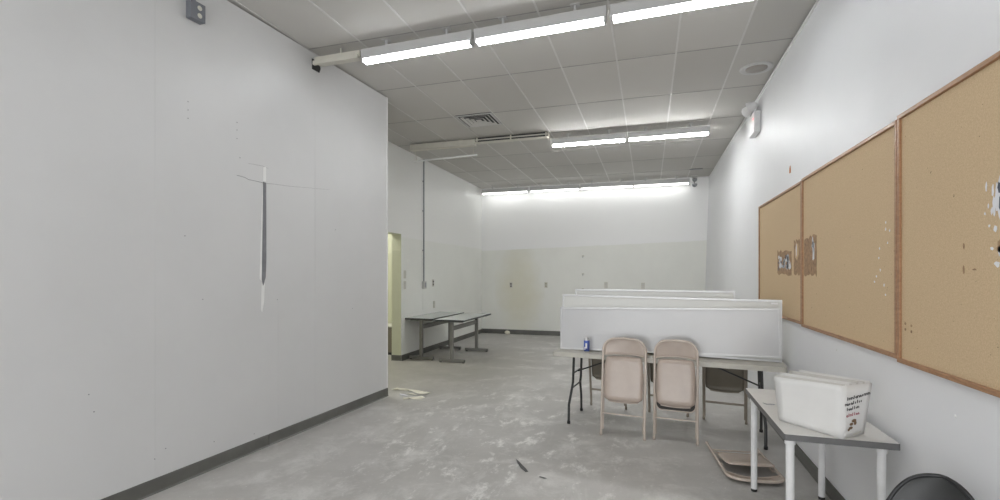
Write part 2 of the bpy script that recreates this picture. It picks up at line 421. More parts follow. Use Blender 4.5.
# ------------------------------------------------------------------ lights
def strip_light(name,label,length,group,lamp='lamp',tubes=2,white='fixture',loc=(0,0,0),rot=(0,0,0),drop=.068):
    """bare batten hung just below the ceiling; origin at ceiling, long axis X"""
    t=thing(name,label,'ceiling light',loc,rot,group)
    L=length/2; d=-drop
    prof=[(-.040,d),(.040,d),(.044,d-.008),(.038,d-.090),(.052,d-.099),(.051,d-.102),(.030,d-.096),(-.030,d-.096),(-.051,d-.102),(-.052,d-.099),(-.038,d-.090),(-.044,d-.008)]
    b=MB(); n=len(prof); V=[(-L,y,z) for y,z in prof]+[(L,y,z) for y,z in prof]
    b.add(V,[(i,(i+1)%n,n+(i+1)%n,n+i) for i in range(n)]+[tuple(range(n)),tuple(range(2*n-1,n-1,-1))])
    b.build('housing',M[white],t)
    if drop>.02:
        for x in (-L*.55,L*.55):
            MB().tube([(x,0,d-.003),(x,0,-.004)],.013,8).box((x-.04,-.035,-.006),(x+.04,.035,0)).box((x-.02,-.02,d-.004),(x+.02,.02,d+.005)).build('hanger',M[white],t)
    for yy in (-.027,.027)[:tubes]:
        MB().tube([(-L+.022,yy,d-.118),(L-.022,yy,d-.118)],.0125,12).build('tube',M[lamp],t)
    if tubes:
        for sx in (-1,1):
            x=sx*(L-.014)
            MB().box((x-.010,-.042,d-.133),(x+.010,.042,d-.085)).build('lamp_holder',M[white],t)
    return t
row1='nearest row of lit strip lights'
rr=math.radians(-2.0)
def on1(x): return (x,4.21+math.tan(rr)*(x+1.0),H)
proto=strip_light('strip_light','lit strip light, leftmost of the nearest ceiling row',1.205,row1,loc=on1(-2.175),rot=(0,0,rr))
dup(proto,on1(-.945),(0,0,rr),'lit strip light, middle one of the nearest ceiling row')
dup(proto,on1(.29),(0,0,rr),'lit strip light, rightmost of the nearest ceiling row, cut by the picture edge')
y2=8.0; row2='middle row of lit strip lights'
p2=strip_light('strip_light','lit strip light, left of the pair in the middle row',1.215,row2,'lamp_mid',loc=(-.955,y2,H))
dup(p2,(.28,y2,H),(0,0,0),'lit strip light, right of the pair in the middle row')
row3='far row of lit strip lights'
p3=None
for x,w in [(-3.64,'first from the left in the row above the far wall'),(-2.315,'second from the left in the row above the far wall'),(-1.01,'third from the left in the row above the far wall'),(.275,'rightmost in the row above the far wall')]:
    if p3 is None: p3=strip_light('strip_light','lit strip light, '+w,1.285,row3,'lamp_far',loc=(x,12.22,H))
    else: dup(p3,(x,12.22,H),(0,0,0),'lit strip light, '+w)
# the row over the viewpoint carries on at the same pitch
for i,x in enumerate((-2.215,-.985,.245)):
    dup(proto,(x,.35,H),(0,0,0),'lit strip light in the row overhead the viewpoint, outside the frame','row of strip lights overhead the viewpoint')
# blank channel at the left of the nearest row
t=thing('blank_light_channel','blank yellowed light channel running from the wall to the nearest row of lights','light channel',(-3.05,on1(-3.05)[1],H))
MB().box((-.285,-.055,-.135),(.255,.055,-.075)).build('housing',M['fixture_old'],t,.004)
MB().box((-.285,-.085,-.165),(.25,-.05,-.125)).build('lip',M['fixture_old'],t,.003)
MB().tube([(.0,0,-.078),(.0,0,-.004)],.011,8).build('hanger',M['fixture_old'],t)
# unlit fixture and empty channel in the middle row
t=strip_light('unlit_strip_light','unlit strip light with a lamp hanging loose at the left of the middle row',1.24,None,'tube_off',0,'fixture_old',loc=(-3.47,7.80,H),drop=.022)
MB().tube([(-.60,.1,-.29),(.61,.1,-.26)],.0165,10).build('loose_tube',M['tube_off'],t)
MB().tube([(-.55,.03,-.08),(-.555,.1,-.285)],.005,6).build('lamp_wire',M['fixture_old'],t)
MB().tube([(.55,.03,-.08),(.555,.1,-.258)],.005,6).build('lamp_wire',M['fixture_old'],t)
t=thing('empty_light_channel','empty open light channel with dark slots between the unlit lamp and the lit pair','light channel',(-2.21,7.82,H))
MB().box((-.63,-.065,-.085),(.63,.065,-.004)).build('housing',M['fixture_old'],t,.004)
for z in (-.020,-.066):
    MB().box((-.625,-.069,z-.012),(.625,-.06,z+.012)).build('slot',M['slot'],t)
for x in (-.60,0,.60): MB().box((x-.012,-.072,-.088),(x+.012,.07,-.001)).build('strap',M['fixture_old'],t,.002)
# air diffuser
t=thing('air_diffuser','square ceiling air diffuser of nested louvres','air vent',(-2.455,6.87,H))
def sqring(b,a,z,w,dz):
    for sx in (-1,1):
        b.add([(sx*a,-a,z),(sx*a,a,z),(sx*(a-w),a-w,z+dz),(sx*(a-w),-(a-w),z+dz)],[(0,1,2,3)])
        b.add([(-a,sx*a,z),(a,sx*a,z),(a-w,sx*(a-w),z+dz),(-(a-w),sx*(a-w),z+dz)],[(0,1,2,3)])
b=MB(); b.box((-.275,-.275,-.004),(.275,.275,-.001)); b.build('throat',M['slot'],t)
b=MB(); sqring(b,.28,-.012,.03,-.004); b.build('frame',M['fixture'],t,solid=.004)
for a in (.225,.165,.105):
    b=MB(); sqring(b,a,-.022,.035,.016); b.build('louvre',M['grille'],t,solid=.003)
MB().box((-.04,-.04,-.02),(.04,.04,-.014)).build('louvre',M['grille'],t)
# round ceiling speaker
t=thing('ceiling_speaker','round white ceiling speaker with a grey mesh beside the right wall','ceiling speaker',(1.165,6.08,H))
MB().lathe([(.172,-.001),(.172,-.008),(.165,-.014),(.12,-.012),(.115,-.006)],40).build('rim',M['fixture'],t)
MB().lathe([(.112,-.004),(.112,-.012),(.06,-.017),(.001,-.018)],32).build('grille',M['speaker'],t)
# emergency light on right wall
zz=3.62
t=thing('emergency_light','white twin head emergency light high on the right wall','emergency light',(xw(3.6)-.001,7.0,3.58),(0,.0307,0))
MB().box((-.075,-.16,-.16),(0,.16,.11)).build('case',M['plastic'],t,.008)
MB().box((-.077,-.10,.015),(-.074,-.075,.035)).build('indicator',M['led_red'],t)
for yy,tl in ((.10,-.45),(-.06,.2)):
    R=Matrix.Translation((-.11,yy,.185))@Euler((-.5+tl,-1.9,0)).to_matrix().to_4x4()
    MB().lathe([(.02,-.09),(.05,-.07),(.068,-.01),(.072,.03),(.066,.035),(.055,.02),(.001,.015)],20,R).build('lamp_head',M['plastic'],t)
for yy in (.10,-.06): MB().tube([(-.05,yy,.10),(-.09,yy,.16)],.012,8).build('bracket',M['plastic'],t)
# dark slot vent + twin heads in the far right corner
t=thing('slot_vent','small dark slot vent in the ceiling near the far right corner','air vent',(1.0,11.5,H))
MB().box((-.13,-.05,-.008),(.13,.05,-.001)).build('frame',M['slot'],t)
for i in range(3): MB().box((-.12,-.035+i*.03,-.012),(.12,-.025+i*.03,-.007)).build('slat',M['device'],t)
t=thing('corner_lamp','grey twin head lamp hanging near the far right corner','emergency light',(1.03,12.25,H))
MB().lathe([(.075,-.001),(.08,-.03),(.06,-.05),(.02,-.06)],20).build('base',M['grille'],t)
for i,z in enumerate((-.11,-.235)):
    MB().lathe([(.02,z-.045),(.05,z-.02),(.06,z+.02),(.055,z+.03),(.01,z+.04)],16,Matrix.Translation((0,-.03,0))).build('lamp_head',M['device'],t)
MB().tube([(0,.02,-.04),(0,.03,-.24)],.010,8).tube([(0,.03,-.235),(0,-.03,-.235)],.008,6).tube([(0,.02,-.11),(0,-.03,-.11)],.008,6).build('stem',M['device'],t)

# ------------------------------------------------------------------ wall fittings
# junction box on the block
R=Matrix.Translation(pface(2.915,3.665))@Matrix((( pn.x,pdir.x,0,0),(pn.y,pdir.y,0,0),(0,0,1,0),(0,0,0,1)))
t=thing('outlet_box','grey metal outlet box high on the left wall with a short conduit','outlet box')
t.matrix_world=R
MB().box((0,-.06,-.07),(.055,.06,.07)).build('box',M['box_grey'],t,.006)
MB().box((.055,-.062,-.072),(.060,.062,.072)).build('cover',M['box_grey'],t,.002)
for z in (.03,-.03):
    MB().lathe([(.019,0),(.019,.004),(.016,.006)],16,Matrix.Translation((.059,0.012,z))@Euler((0,PI/2,0)).to_matrix().to_4x4()).build('socket',M['plate'],t)
MB().tube([(.03,-.01,.07),(.03,-.012,.12),(.024,-.012,.20),(.02,-.012,.277)],.011,10).build('conduit',M['box_grey'],t)
# conduit and box on the far left wall
t=thing('wall_conduit','thin grey conduit dropping down the far left wall to a switch box','conduit',(XL,8.875,1.386))
MB().tube([(.02,0,.06),(.02,0,H-1.386-.001)],.014,10).build('pipe',M['device'],t)
MB().box((0,-.055,-.075),(.055,.055,.075)).build('box',M['grille'],t,.005)
MB().box((.055,-.03,-.05),(.06,.03,.05)).build('cover',M['device'],t,.002)
for z in (.7,1.5,2.1): MB().box((0,-.03,z-.012),(.012,.03,z+.012)).build('strap',M['device'],t)
MB().box((0,-.012,-.5),(.004,.012,-.08)).build('paint_ridge',M['left'],t)
def outlet(label,loc,rot,face,grp,plate='plate'):
    t=thing('wall_outlet',label,'wall outlet',loc,rot,grp)
    MB().prism(rrect(-.042,-.075,.042,.075,.006,3),0,.007,XZ).build('plate',M[plate],t)
    if face:
        for z in (.03,-.03): MB().prism(rrect(-.022,z-.02,.022,z+.02,.01,3),.0068,.010,XZ).build('socket',M[face],t)
    return t
gb='outlets on the far wall'
outlet('tan outlet on the yellow stained patch of the far wall',(-3.544,YB,1.316),(0,0,0),'slot',gb)
outlet('outlet on the far wall just right of the yellow stain',(-2.587,YB,1.323),(0,0,0),'plate_dark',gb)
outlet('white outlet on the far wall, third from the left, above the whiteboards',(-1.041,YB,1.33),(0,0,0),'grille',gb)
outlet('white outlet on the far wall, rightmost of the small outlets above the whiteboards',(-.141,YB,1.32),(0,0,0),'grille',gb)
t=thing('blank_cover_plate','blank square cover plate on the far wall above the whiteboards','cover plate',(.398,YB,1.391))  # plain cover plate, carries no switch
MB().prism(rrect(-.065,-.095,.065,.095,.006,3),0,.012,XZ).build('plate',M['back'],t,.002)
for z,l in ((2.074,'topmost small hook on the far wall'),(1.612,'middle small hook on the far wall'),(1.226,'lowest small hook on the far wall')):
    t=thing('wall_hook',l,'hook',(-1.62,YB,z),(0,0,0),'hooks on the far wall')
    MB().box((-.03,-.006,-.02),(.03,0,.02)).build('plate',M['plate'],t)
    MB().tube([(0,-.004,.0),(0,-.04,-.01),(0,-.05,-.03),(0,-.035,-.045),(0,-.02,-.035)],.008,7).build('prong',M['device'],t)
outlet('double switch plate beside the doorway, upper one',(XL,8.11,1.60),(0,0,PI/2),None,'plates by the doorway')
outlet('outlet plate beside the doorway, lower one',(XL,8.11,1.40),(0,0,PI/2),'grille','plates by the doorway')
outlet('outlet with a dark plug on the far left wall right of the conduit',(XL,9.349,1.419),(0,0,PI/2),'slot',None)
outlet('low faint outlet on the far left wall above the tables',(XL,9.398,.96),(0,0,PI/2),'plate','low outlet on the far left wall')

# ------------------------------------------------------------------ cork boards
XC=1.262
def ck(y,z): return (y*.9731,1.6+(z-1.6)*.9731)
def corkboard(label,y0,y1,z0,z1):
    t=thing('cork_board',label,'cork board',(XC,(y0+y1)/2,(z0+z1)/2),(0,0,0),'cork boards along the right wall')
    a=(y1-y0)/2; h=(z1-z0)/2
    MB().box((.008,-a+.02,-h+.02),(.018,a-.02,h-.02)).build('cork_sheet',M['cork'],t)
    w=.024
    for sy in (-1,1): MB().box((-.004,min(sy*a,sy*(a-w)),-h),(.020,max(sy*a,sy*(a-w)),h)).build('frame_stile',M['wood'],t,.004)
    for sz in (-1,1): MB().box((-.005,-a+.001,min(sz*h,sz*(h-w))),(.020,a-.001,max(sz*h,sz*(h-w)))).build('frame_rail',M['wood'],t,.004)
    return t
corkboard('farthest wood framed cork board, leftmost of three',4.757,6.459,1.165,2.414)
corkboard('middle wood framed cork board on the right wall',3.075,4.751,1.150,2.426)
corkboard('nearest wood framed cork board, cut by the right edge',1.38,3.069,1.135,2.442)
def remnant(label,cat,pieces,grp='torn paper remnants on the cork boards'):
    """pieces: list of (material, polygon[(y,z)], lift)"""
    t=None
    for i,(m,poly,lift,nm) in enumerate(pieces):
        b=MB(); n=len(poly); X0=XC+.0076
        V=[(X0-lift,y,z) for y,z in poly]+[(X0-lift-.0012,y,z) for y,z in poly]
        b.add(V,[tuple(range(n)),tuple(range(2*n-1,n-1,-1))]+[(i,n+i,n+(i+1)%n,(i+1)%n) for i in range(n)])
        if t is None:
            t=b.build(nm,M[m]); tag(t,label,cat,grp)
        else: b.build(nm,M[m],t)
    return t
def rag(y0,y1,z0,z1,j=.02,n=9,bottom=True):
    P=[]
    for i in range(n): P.append((y0+(y1-y0)*i/(n-1)+random.uniform(-j,j)*.3,z1+random.uniform(-j,j)))
    for i in range(n): P.append((y1+random.uniform(-j,j)*.3,z1+(z0-z1)*(i+.5)/n))
    for i in range(n): P.append((y1+(y0-y1)*i/(n-1),z0+random.uniform(-j,j)))
    for i in range(n): P.append((y0+random.uniform(-j,j)*.3,z0+(z1-z0)*(i+.5)/n))
    return P
def blob(y,z,ry,rz,n=11,j=.35):
    return [(y+ry*math.cos(2*PI*i/n)*(1+random.uniform(-j,j)),z+rz*math.sin(2*PI*i/n)*(1+random.uniform(-j,j))) for i in range(n)]
def R_(y0,z0,y1,z1):
    a=ck(y0,z0); b=ck(y1,z1); return min(a[0],b[0]),max(a[0],b[0]),min(a[1],b[1]),max(a[1],b[1])
y0,y1,z0,z1=R_(5.76,1.605,5.232,1.84)
pc=[('glue',rag(y0,y1,z0,z1,.02),0,'paper_remnant')]
rs=random.Random(21)
for fy,fz,ry,rz in [(rs.uniform(.08,.94),rs.uniform(.28,.80),rs.uniform(.014,.045),rs.uniform(.010,.034)) for _ in range(20)]:
    pc.append(('paper',blob(y0+(y1-y0)*fy,z0+(z1-z0)*fz,ry,rz),.0013,'white_shred'))
for fy,fz,ry,rz in [(.35,.72,.026,.018),(.7,.5,.02,.012),(.92,.25,.012,.03),(.25,.45,.018,.016),(.78,.62,.012,.012),(.5,.35,.014,.01),(.88,.5,.012,.012)]:
    pc.append(('print',blob(y0+(y1-y0)*fy,z0+(z1-z0)*fz,ry,rz),.0026,'printed_shred'))
remnant('torn poster remnant with black and white shreds on the farthest cork board','paper remnant',pc)
y0,y1,z0,z1=R_(5.15,1.604,4.955,1.912); y0+=.004
pc=[('glue',rag(y0,y1,z0,z1,.015),0,'paper_remnant')]
pc.append(('cork',blob((y0+y1)/2-.005,z0+(z1-z0)*.68,.05,.09),.0013,'bare_patch'))
pc.append(('paper',blob((y0+y1)/2+.01,z0+(z1-z0)*.72,.014,.05),.0026,'white_shred'))
remnant('narrow brown poster remnant against the frame on the farthest cork board','paper remnant',pc)
y0,y1,z0,z1=R_(4.835,1.596,4.509,1.918); 
pc=[('glue',rag(y0,y1,z0,z1,.015),0,'paper_remnant')]
for fy,fz,ry,rz in [(.25,.75,.028,.05),(.22,.55,.022,.07),(.3,.9,.012,.03)]:
    pc.append(('paper',blob(y0+(y1-y0)*fy,z0+(z1-z0)*fz,ry,rz),.0013,'white_shred'))
pc.append(('print',blob(y0+(y1-y0)*.25,z0+(z1-z0)*.78,.014,.03),.0026,'printed_shred'))
remnant('brown poster remnant with white shreds on the middle cork board','paper remnant',pc)
# ripped poster on the nearest board
ctr=ck(2.37,1.9)
pc=[('paper',blob(2.305,1.885,.022,.070),0,'paper_remnant')]
for y,z,ry,rz in [(2.340,1.925,.006,.026),(2.378,1.945,.004,.022),(2.332,1.865,.009,.034),(2.318,1.925,.005,.030),(2.345,1.845,.006,.016),(2.366,1.868,.003,.008),(2.325,1.775,.010,.012),(2.30,1.69,.012,.02),(2.345,1.70,.008,.008),(2.36,1.79,.005,.006),(2.315,1.64,.015,.012),(2.385,1.84,.004,.005)]:
    pc.append(('paper',blob(y,z,ry,rz),.0002,'white_shred'))
for y,z,ry,rz in [(2.288,1.87,.014,.03),(2.28,1.81,.012,.03),(2.30,1.93,.010,.02)]:
    pc.append(('print',blob(y,z,ry,rz),.0014,'printed_shred'))
pc.append(('glue',blob(2.298,1.71,.02,.030),.0002,'residue'))
remnant('ripped white and blue poster remnant on the nearest cork board','paper remnant',pc)
# flecks
pc=[]
for i in range(11):
    y=random.uniform(3.12,3.38); z=random.uniform(1.48,1.90); pc.append(('paper',blob(y,z,.006,.008,7),0,'paper_remnant' if i==0 else 'fleck'))
remnant('scattered white paper flecks at the right edge of the middle cork board','paper remnant',pc)
pc=[]
for i,(y,z) in enumerate([(3.005,1.345),(2.945,1.34),(3.005,1.315),(2.945,1.31)]): pc.append(('glue',blob(y,z,.008,.007,8,.1),0,'pin_mark' if i else 'pin_marks'))
remnant('four brown pin marks low on the nearest cork board','pin marks',pc,None)
pc=[('glue',blob(2.52,1.62,.006,.02),0,'residue_mark'),('glue',blob(2.52,1.72,.004,.012),0,'mark'),('glue',blob(2.45,1.62,.012,.004),0,'mark')]
remnant('small brown residue marks left of the ripped poster on the nearest cork board','residue',pc,None)
zt=2.63
o=MB().prism([(-.02,-.03),(.02,-.03),(.018,.01),(.006,.03),(-.008,.04),(-.018,.0)],0,.004,YZm).build('orange_tag',M['orange'],loc=(xw(zt)-.001,5.38,zt)); tag(o,'small torn orange tag on the right wall above the cork boards','paper tag')

# ------------------------------------------------------------------ folding table with whiteboards
TZ=.77; TR=math.radians(-7.2); TC=(.132,5.306,0)
t=thing('folding_table','long putty grey folding table carrying the whiteboards','table',TC,(0,0,TR))
MB().prism(rrect(-1.095,-.33,1.095,.33,.035,5),TZ-.045,TZ).build('tabletop',M['table_top'],t,.008)
MB().box((-.95,-.27,TZ-.055),(.95,-.25,TZ-.044)).box((-.95,.25,TZ-.055),(.95,.27,TZ-.044)).build('under_rail',M['black_metal'],t)
for sx in (-1,1):
    xx=sx*.93
    lg=MB()
    for sy in (-1,1):
        lg.tube([(xx-sx*.03,sy*.165,TZ-.05),(xx-sx*.02,sy*.165,.43),(xx-sx*.01,sy*.17,.36),(xx,sy*.255,.20),(xx,sy*.265,.012)],.0135,10)
    lg.tube([(xx-sx*.02,-.165,.37),(xx-sx*.02,.165,.37)],.009,8)
    lg.tube([(xx-sx*.03,-.165,TZ-.07),(xx-sx*.03,.165,TZ-.07)],.009,8)
    o=lg.build('leg_frame',M['black_metal'],t)
    for sy in (-1,1):
        MB().lathe([(.017,0),(.018,.02),(.015,.03)],12,Matrix.Translation((xx,sy*.265,0))).build('foot_cap',M['rubber'],o)
    MB().tube([(xx-sx*.03,0,.52),(xx-sx*.30,0,.63),(xx-sx*.50,0,TZ-.06)],.008,8).tube([(xx-sx*.02,-.165,.52),(xx-sx*.02,.165,.52)],.008,8).build('brace',M['black_metal'],t)

def whiteboard(label,bl,br,h,lean,fr=.02,roll=0,pm='whiteboard'):
    """bl, br: bottom corners on the table; leans back"""
    bl=Vector(bl); br=Vector(br); L=(br-bl).length; a=math.atan2(br.y-bl.y,br.x-bl.x)
    up=L/2*math.sin(abs(math.radians(roll)))+.0015
    t=thing('whiteboard',label,'whiteboard',(bl+br)/2+Vector((0,0,up)),(-math.radians(lean),-math.radians(roll),a),'whiteboards standing on the folding table')
    l=L/2
    MB().box((-l+.006,.001,.006),(l-.006,.009,h-.006)).build('panel',M[pm],t)
    f=M['alu']
    for z0,z1 in ((0,fr),(h-fr,h)): MB().box((-l,-.006,z0),(l,.012,z1)).build('frame_rail',f,t,.002)
    for x0,x1 in ((-l,-l+fr*.7),(l-fr*.7,l)): MB().box((x0,-.006,fr),(x1,.012,h-fr)).build('frame_stile',f,t,.002)
    return t
wa=whiteboard('front low whiteboard standing on the folding table',(-.94,5.315,TZ),(1.178,5.075,TZ),.465,3,.02,1.25)
wbd=whiteboard('tall whiteboard directly behind the front low whiteboard',(-.935,5.355,TZ),(1.195,5.110,TZ),.588,3,.022,-.55,'whiteboard_old')
MB().box((.98,-.010,.545),(1.035,-.006,.56)).build('clip',M['white_trim'],wbd)
whiteboard('rearmost and shorter whiteboard peeping over the tall one',(-.80,5.44,TZ),(.82,5.27,TZ),.665,3,.02,0,'whiteboard_old')

# drink can
t=thing('drink_can','blue and silver drink can standing on the left end of the folding table','can',(-.635,5.185,TZ))
MB().lathe([(.024,0),(.030,.006),(.031,.012),(.031,.135),(.027,.147),(.0255,.152),(.023,.150)],24).build('body',M['silver'],t)
MB().lathe([(.0316,.014),(.0316,.128)],24).build('blue_wrap',M['blue'],t)
for a0,z0,z1,w in [(-1.6,.045,.10,.30),(-2.1,.03,.06,.20)]:
    V=[((.0322)*math.cos(a0+da),.0322*math.sin(a0+da),z) for z in (z0,z1) for da in (-w,0,w)]
    MB().add(V,[(0,1,4,3),(1,2,5,4)]).build('white_mark',M['paper'],t)
MB().lathe([(.0245,.1508),(.020,.1500),(.001,.1500)],20).build('lid',M['silver'],t)
MB().box((-.006,-.012,.1502),(.006,.010,.1525)).build('pull_tab',M['silver'],t)

# ------------------------------------------------------------------ folded steel chairs
LC=.975
def folded_chair(name,label,group,tilt=0.0,pm='steel',tm='steel_lite',loc=(0,0,0),rot=(0,0,0),ring=False,pz=.70):
    """origin between the front feet; local z along the tubes, -y is the side with the seat pan"""
    t=thing(name,label,'folding chair',loc,rot,group)
    W=.209; r=.0115; R=.12
    path=[(-W,0,.012),(-W,0,.3),(-W,0,.6)]+[(x,0,z) for x,z in arc(-W+R,LC-.0115-R-.006,R,180,100,8)]
    path+=[(0,0,LC-.0115)]+[(x,0,z) for x,z in arc(W-R,LC-.0115-R-.006,R,80,0,8)]+[(W,0,.6),(W,0,.3),(W,0,.012)]
    MB().tube(path,r,12).build('tube_frame',M[tm],t)
    for sx in (-1,1):
        MB().lathe([(.014,0),(.0145,.025),(.012,.03)],12,Matrix.Translation((sx*W,0,0))).build('foot_cap',M[tm],t)
    # curved back panel following the loop
    rows=[]; zb=LC-.185
    for i in range(9):
        f=i/8; z=zb+(LC-.018-zb)*f
        top=LC-.0115-R-.006
        hw=W-.004 if z<top else (W-R)+math.sqrt(max(0,(R-.006)**2-(z-top)**2))
        hw=min(hw,W-.006)
        row=[]
        for k in range(13):
            u=-1+2*k/12
            row.append((u*hw, .030*(1-u*u)*(1-.6*f)+ .0, z-.012*(1-u*u)*(1-f)*0+ .018*(1-f)*(u*u)*0 + .016*(1-f)*(1-u*u)))
        rows.append(row)
    bk=MB().grid(rows).build('backrest',M[pm],t,solid=.006)
    MB().tube([(u*(W-.006),.030*(1-u*u)-.002,zb+.016*(1-u*u)) for u in [-1+i/8 for i in range(17)]],.006,8).build('rolled_edge',M[tm],bk)
    # seat pan, slightly dished with rounded front corners, swings about its upper end
    za,zb2=.345,.775; P=[]
    n=16; m=14
    for i in range(n+1):
        f=i/n; z=za+(zb2-za)*f
        row=[]
        for k in range(m+1):
            u=-1+2*k/m; hw=.188
            if f<.11: hw=.188-.045*(1-math.sqrt(max(0,1-((.11-f)/.11)**2)))
            if f>.75: hw=.188-.022*((f-.75)/.25)**2
            e=max(abs(u)**6,(1-min(f/.10,1))**2,(max(0,(f-.92)/.08))**2)
            row.append((u*hw,-.030+.018*e+.010*(1-u*u)*math.sin(PI*f),z+.018*(1-u*u)*(f-.5)))
        P.append(row)
    seat=MB().grid(P)
    so=seat.build('seat',M[pm],t,solid=.005)
    if tilt:
        piv=Vector((0,-.012,pz)); so.matrix_local=Matrix.Translation(piv)@Matrix.Rotation(tilt,4,'X')@Matrix.Translation(-piv)
    # seat lip
    lip=[(P[0][k][0],-.010,P[0][k][2]-.003) for k in range(m+1)]
    MB().tube(lip,.006,8).build('seat_lip',M[tm],so)
    if ring:
        za2=za-.040
        pr=[(-.197,-.006,za+.10),(-.193,-.006,za2+.05)]+[(x,-.006,z) for x,z in arc(-.133,za2+.05,.06,185,265,6)]+[(x,-.006,z) for x,z in arc(.133,za2+.05,.06,275,355,6)]+[(.193,-.006,za2+.05),(.197,-.006,za+.10)]
        MB().tube(pr,.0065,8).build('seat_ring',M[tm],t)
        MB().prism([(-.185,za+.09),(-.185,za2+.05)]+arc(-.133,za2+.05,.055,185,265,5)+arc(.133,za2+.05,.055,275,355,5)+[(.185,za2+.05),(.185,za+.09)],-.004,.002,XZ).build('seat_gap_shade',M['gap_shade'],t)  # dark sheet standing for the shade between seat pan and ring
    # rear legs folded against the frame
    rl=MB()
    for sx in (-1,1): rl.tube([(sx*.198,.022,.055),(sx*.198,.022,.40),(sx*.194,.020,.63)],.0105,10)
    rl.tube([(-.198,.022,.212),(.198,.022,.212)],.006,8)
    rl.build('rear_legs',M[tm],t)
    MB().tube([(-W,0,.215),(W,0,.215)],.007,8).build('crossbar',M[tm],t)
    for sx in (-1,1):
        MB().box((sx*.199-.003,-.012,.60),(sx*.199+.003,.024,.655)).build('hinge',M[tm],t,.002)
    return t
gF='folded chairs leaning on the near side of the folding table'
def lean_chair(mk,x,y,yaw,lean,**kw): pass
ch=folded_chair('folding_chair','folded taupe steel chair leaning on the table, nearer the can',gF,0.0,loc=(-.250,4.865,.002),rot=(-math.radians(7.6),0,math.radians(-6.5)))
ch2=folded_chair('folding_chair','folded taupe steel chair leaning on the table with its seat slightly dropped',gF,math.radians(-2.5),loc=(.240,4.872,.002),rot=(-math.radians(4.2),0,math.radians(-6.5)),ring=True)
ch2.scale=(.93,1,1)
gB='folded shade-darkened chairs behind the folding table'
c3=folded_chair('folding_chair','shade-darkened folded chair behind the table, half hidden by the left taupe chair',gB,0,'olive','shaded_tube',loc=(-.466,5.93,.002),rot=(-math.radians(9.5),0,math.radians(180-8.5)))
dup(c3,(.21,5.83,.002),(-math.radians(9.5),0,math.radians(180-8.5)),'shade-darkened folded chair behind the table, hidden behind the right taupe chair')
dup(c3,(.785,5.72,.002),(-math.radians(9.5),0,math.radians(180-8.5)),'shade-darkened folded chair behind the table, nearest the right wall')
# chair lying on the floor
lay=folded_chair('folding_chair','taupe folding chair lying flat on the floor beside the white desk',None,math.radians(6),loc=(.715,4.875,.034),rot=(math.radians(-90),0,math.radians(185.5)),pz=.36)
lay.scale=(.97,1,.85)

# ------------------------------------------------------------------ white desk
t=thing('white_desk','small white desk with a dark grey edge against the right wall','desk',(0,0,0))
DZ=.73; dx0,dx1,dy0,dy1=.705,1.235,2.965,4.085
MB().prism(rrect(dx0,dy0,dx1,dy1,.012,3),DZ-.034,DZ-.0005,mi=0).build('edge_band',M['desk_edge'],t)
MB().prism(rrect(dx0+.0015,dy0+.0015,dx1-.0015,dy1-.0015,.011,3),DZ-.002,DZ).build('tabletop',M['desk_white'],t)
for x,y in ((.748,3.03),(1.175,3.03),(.742,3.955),(1.175,3.955)):
    l=MB().tube([(x,y,.02),(x,y,DZ-.07)],.0215,20).tube([(x,y,DZ-.07),(x,y,DZ-.034)],.027,20).build('leg',M['leg_white'],t)
    MB().lathe([(.019,0),(.021,.004),(.021,.022)],16,Matrix.Translation((x,y,0))).build('foot_cap',M['rubber'],l)
# wire on the desk
o=MB().tube([(.735,3.63,DZ+.003),(.755,3.59,DZ+.006),(.785,3.575,DZ+.010),(.80,3.60,DZ+.006),(.775,3.615,DZ+.003),(.745,3.60,DZ+.003)],.0025,6).build('wire_hook',M['device']); tag(o,'small bent wire lying near the left edge of the white desk','wire')

# white carton on the desk: flared, with loose layered boards standing in it
bl,br=Vector((.742,3.238)),Vector((.972,2.960)); e1=(br-bl); Wd=e1.length; e1.normalize(); e2=Vector((-e1.y,e1.x)); Dp=.20
t=thing('white_carton','white carton of boards with printed side standing on the white desk','carton',(bl.x,bl.y,DZ),(0,0,math.atan2(e1.y,e1.x)))
hh=.283
def panel(b,bc,tc,th,n=8,bul=.0,M_=None):
    """thin panel between bottom edge bc (2 pts) and top edge tc (2 pts)"""
    P=[]
    a0,a1=map(Vector,bc); c0,c1=map(Vector,tc)
    nrm=((a1-a0).cross(c0-a0)).normalized()
    for i in range(n+1):
        f=i/n; row=[]
        for k in range(n+1):
            g_=k/n; p=(a0.lerp(a1,g_)).lerp(c0.lerp(c1,g_),f)
            row.append(p+nrm*bul*math.sin(PI*f)*math.sin(PI*g_))
        P.append(row)
    b.grid(P)
    return b
panel(MB(),((0,0,.002),(Wd,0,.002)),((-.030,-.006,hh-.028),(Wd+.010,-.010,hh+.002)),.004,8,0).build('front_panel',M['card'],t,solid=.004)
side=((Wd,0,.002),(Wd-.012,Dp,.002)),((Wd+.010,-.008,hh+.002),(Wd+.035,Dp-.01,hh+.006))
panel(MB(),side[0],side[1],.004,6,.0).build('printed_side',M['card'],t,solid=.004)
panel(MB(),((0,Dp,.002),(0,0,.002)),((-.02,Dp,hh-.01),(-.030,-.006,hh-.028)),.004).build('side_panel',M['card'],t,solid=.004)
panel(MB(),((Wd-.012,Dp,.002),(0,Dp,.002)),((Wd+.02,Dp,hh+.012),(-.02,Dp,hh+.0)),.004).build('back_panel',M['card'],t,solid=.004)
MB().box((.004,.004,0),(Wd-.016,Dp-.004,.004)).build('base',M['card'],t)
for i in range(11):
    f=(i+.7)/11.5; y=.004+(Dp-.012)*f; dz=random.uniform(-.006,.008)+(.012 if i in (2,6) else 0)
    panel(MB(),((.008,y,.008),(Wd-.020,y,.008)),((-.024+.006*f+random.uniform(-.006,.004),y-.006*(1-f),hh-.022+dz+.012*f),(Wd+.006+.010*f,y-.006*(1-f),hh+.002+dz*.6+.008*f)),.003).build('inner_board',M['card'] if i%3 else M['card_edge'],t,solid=.009)
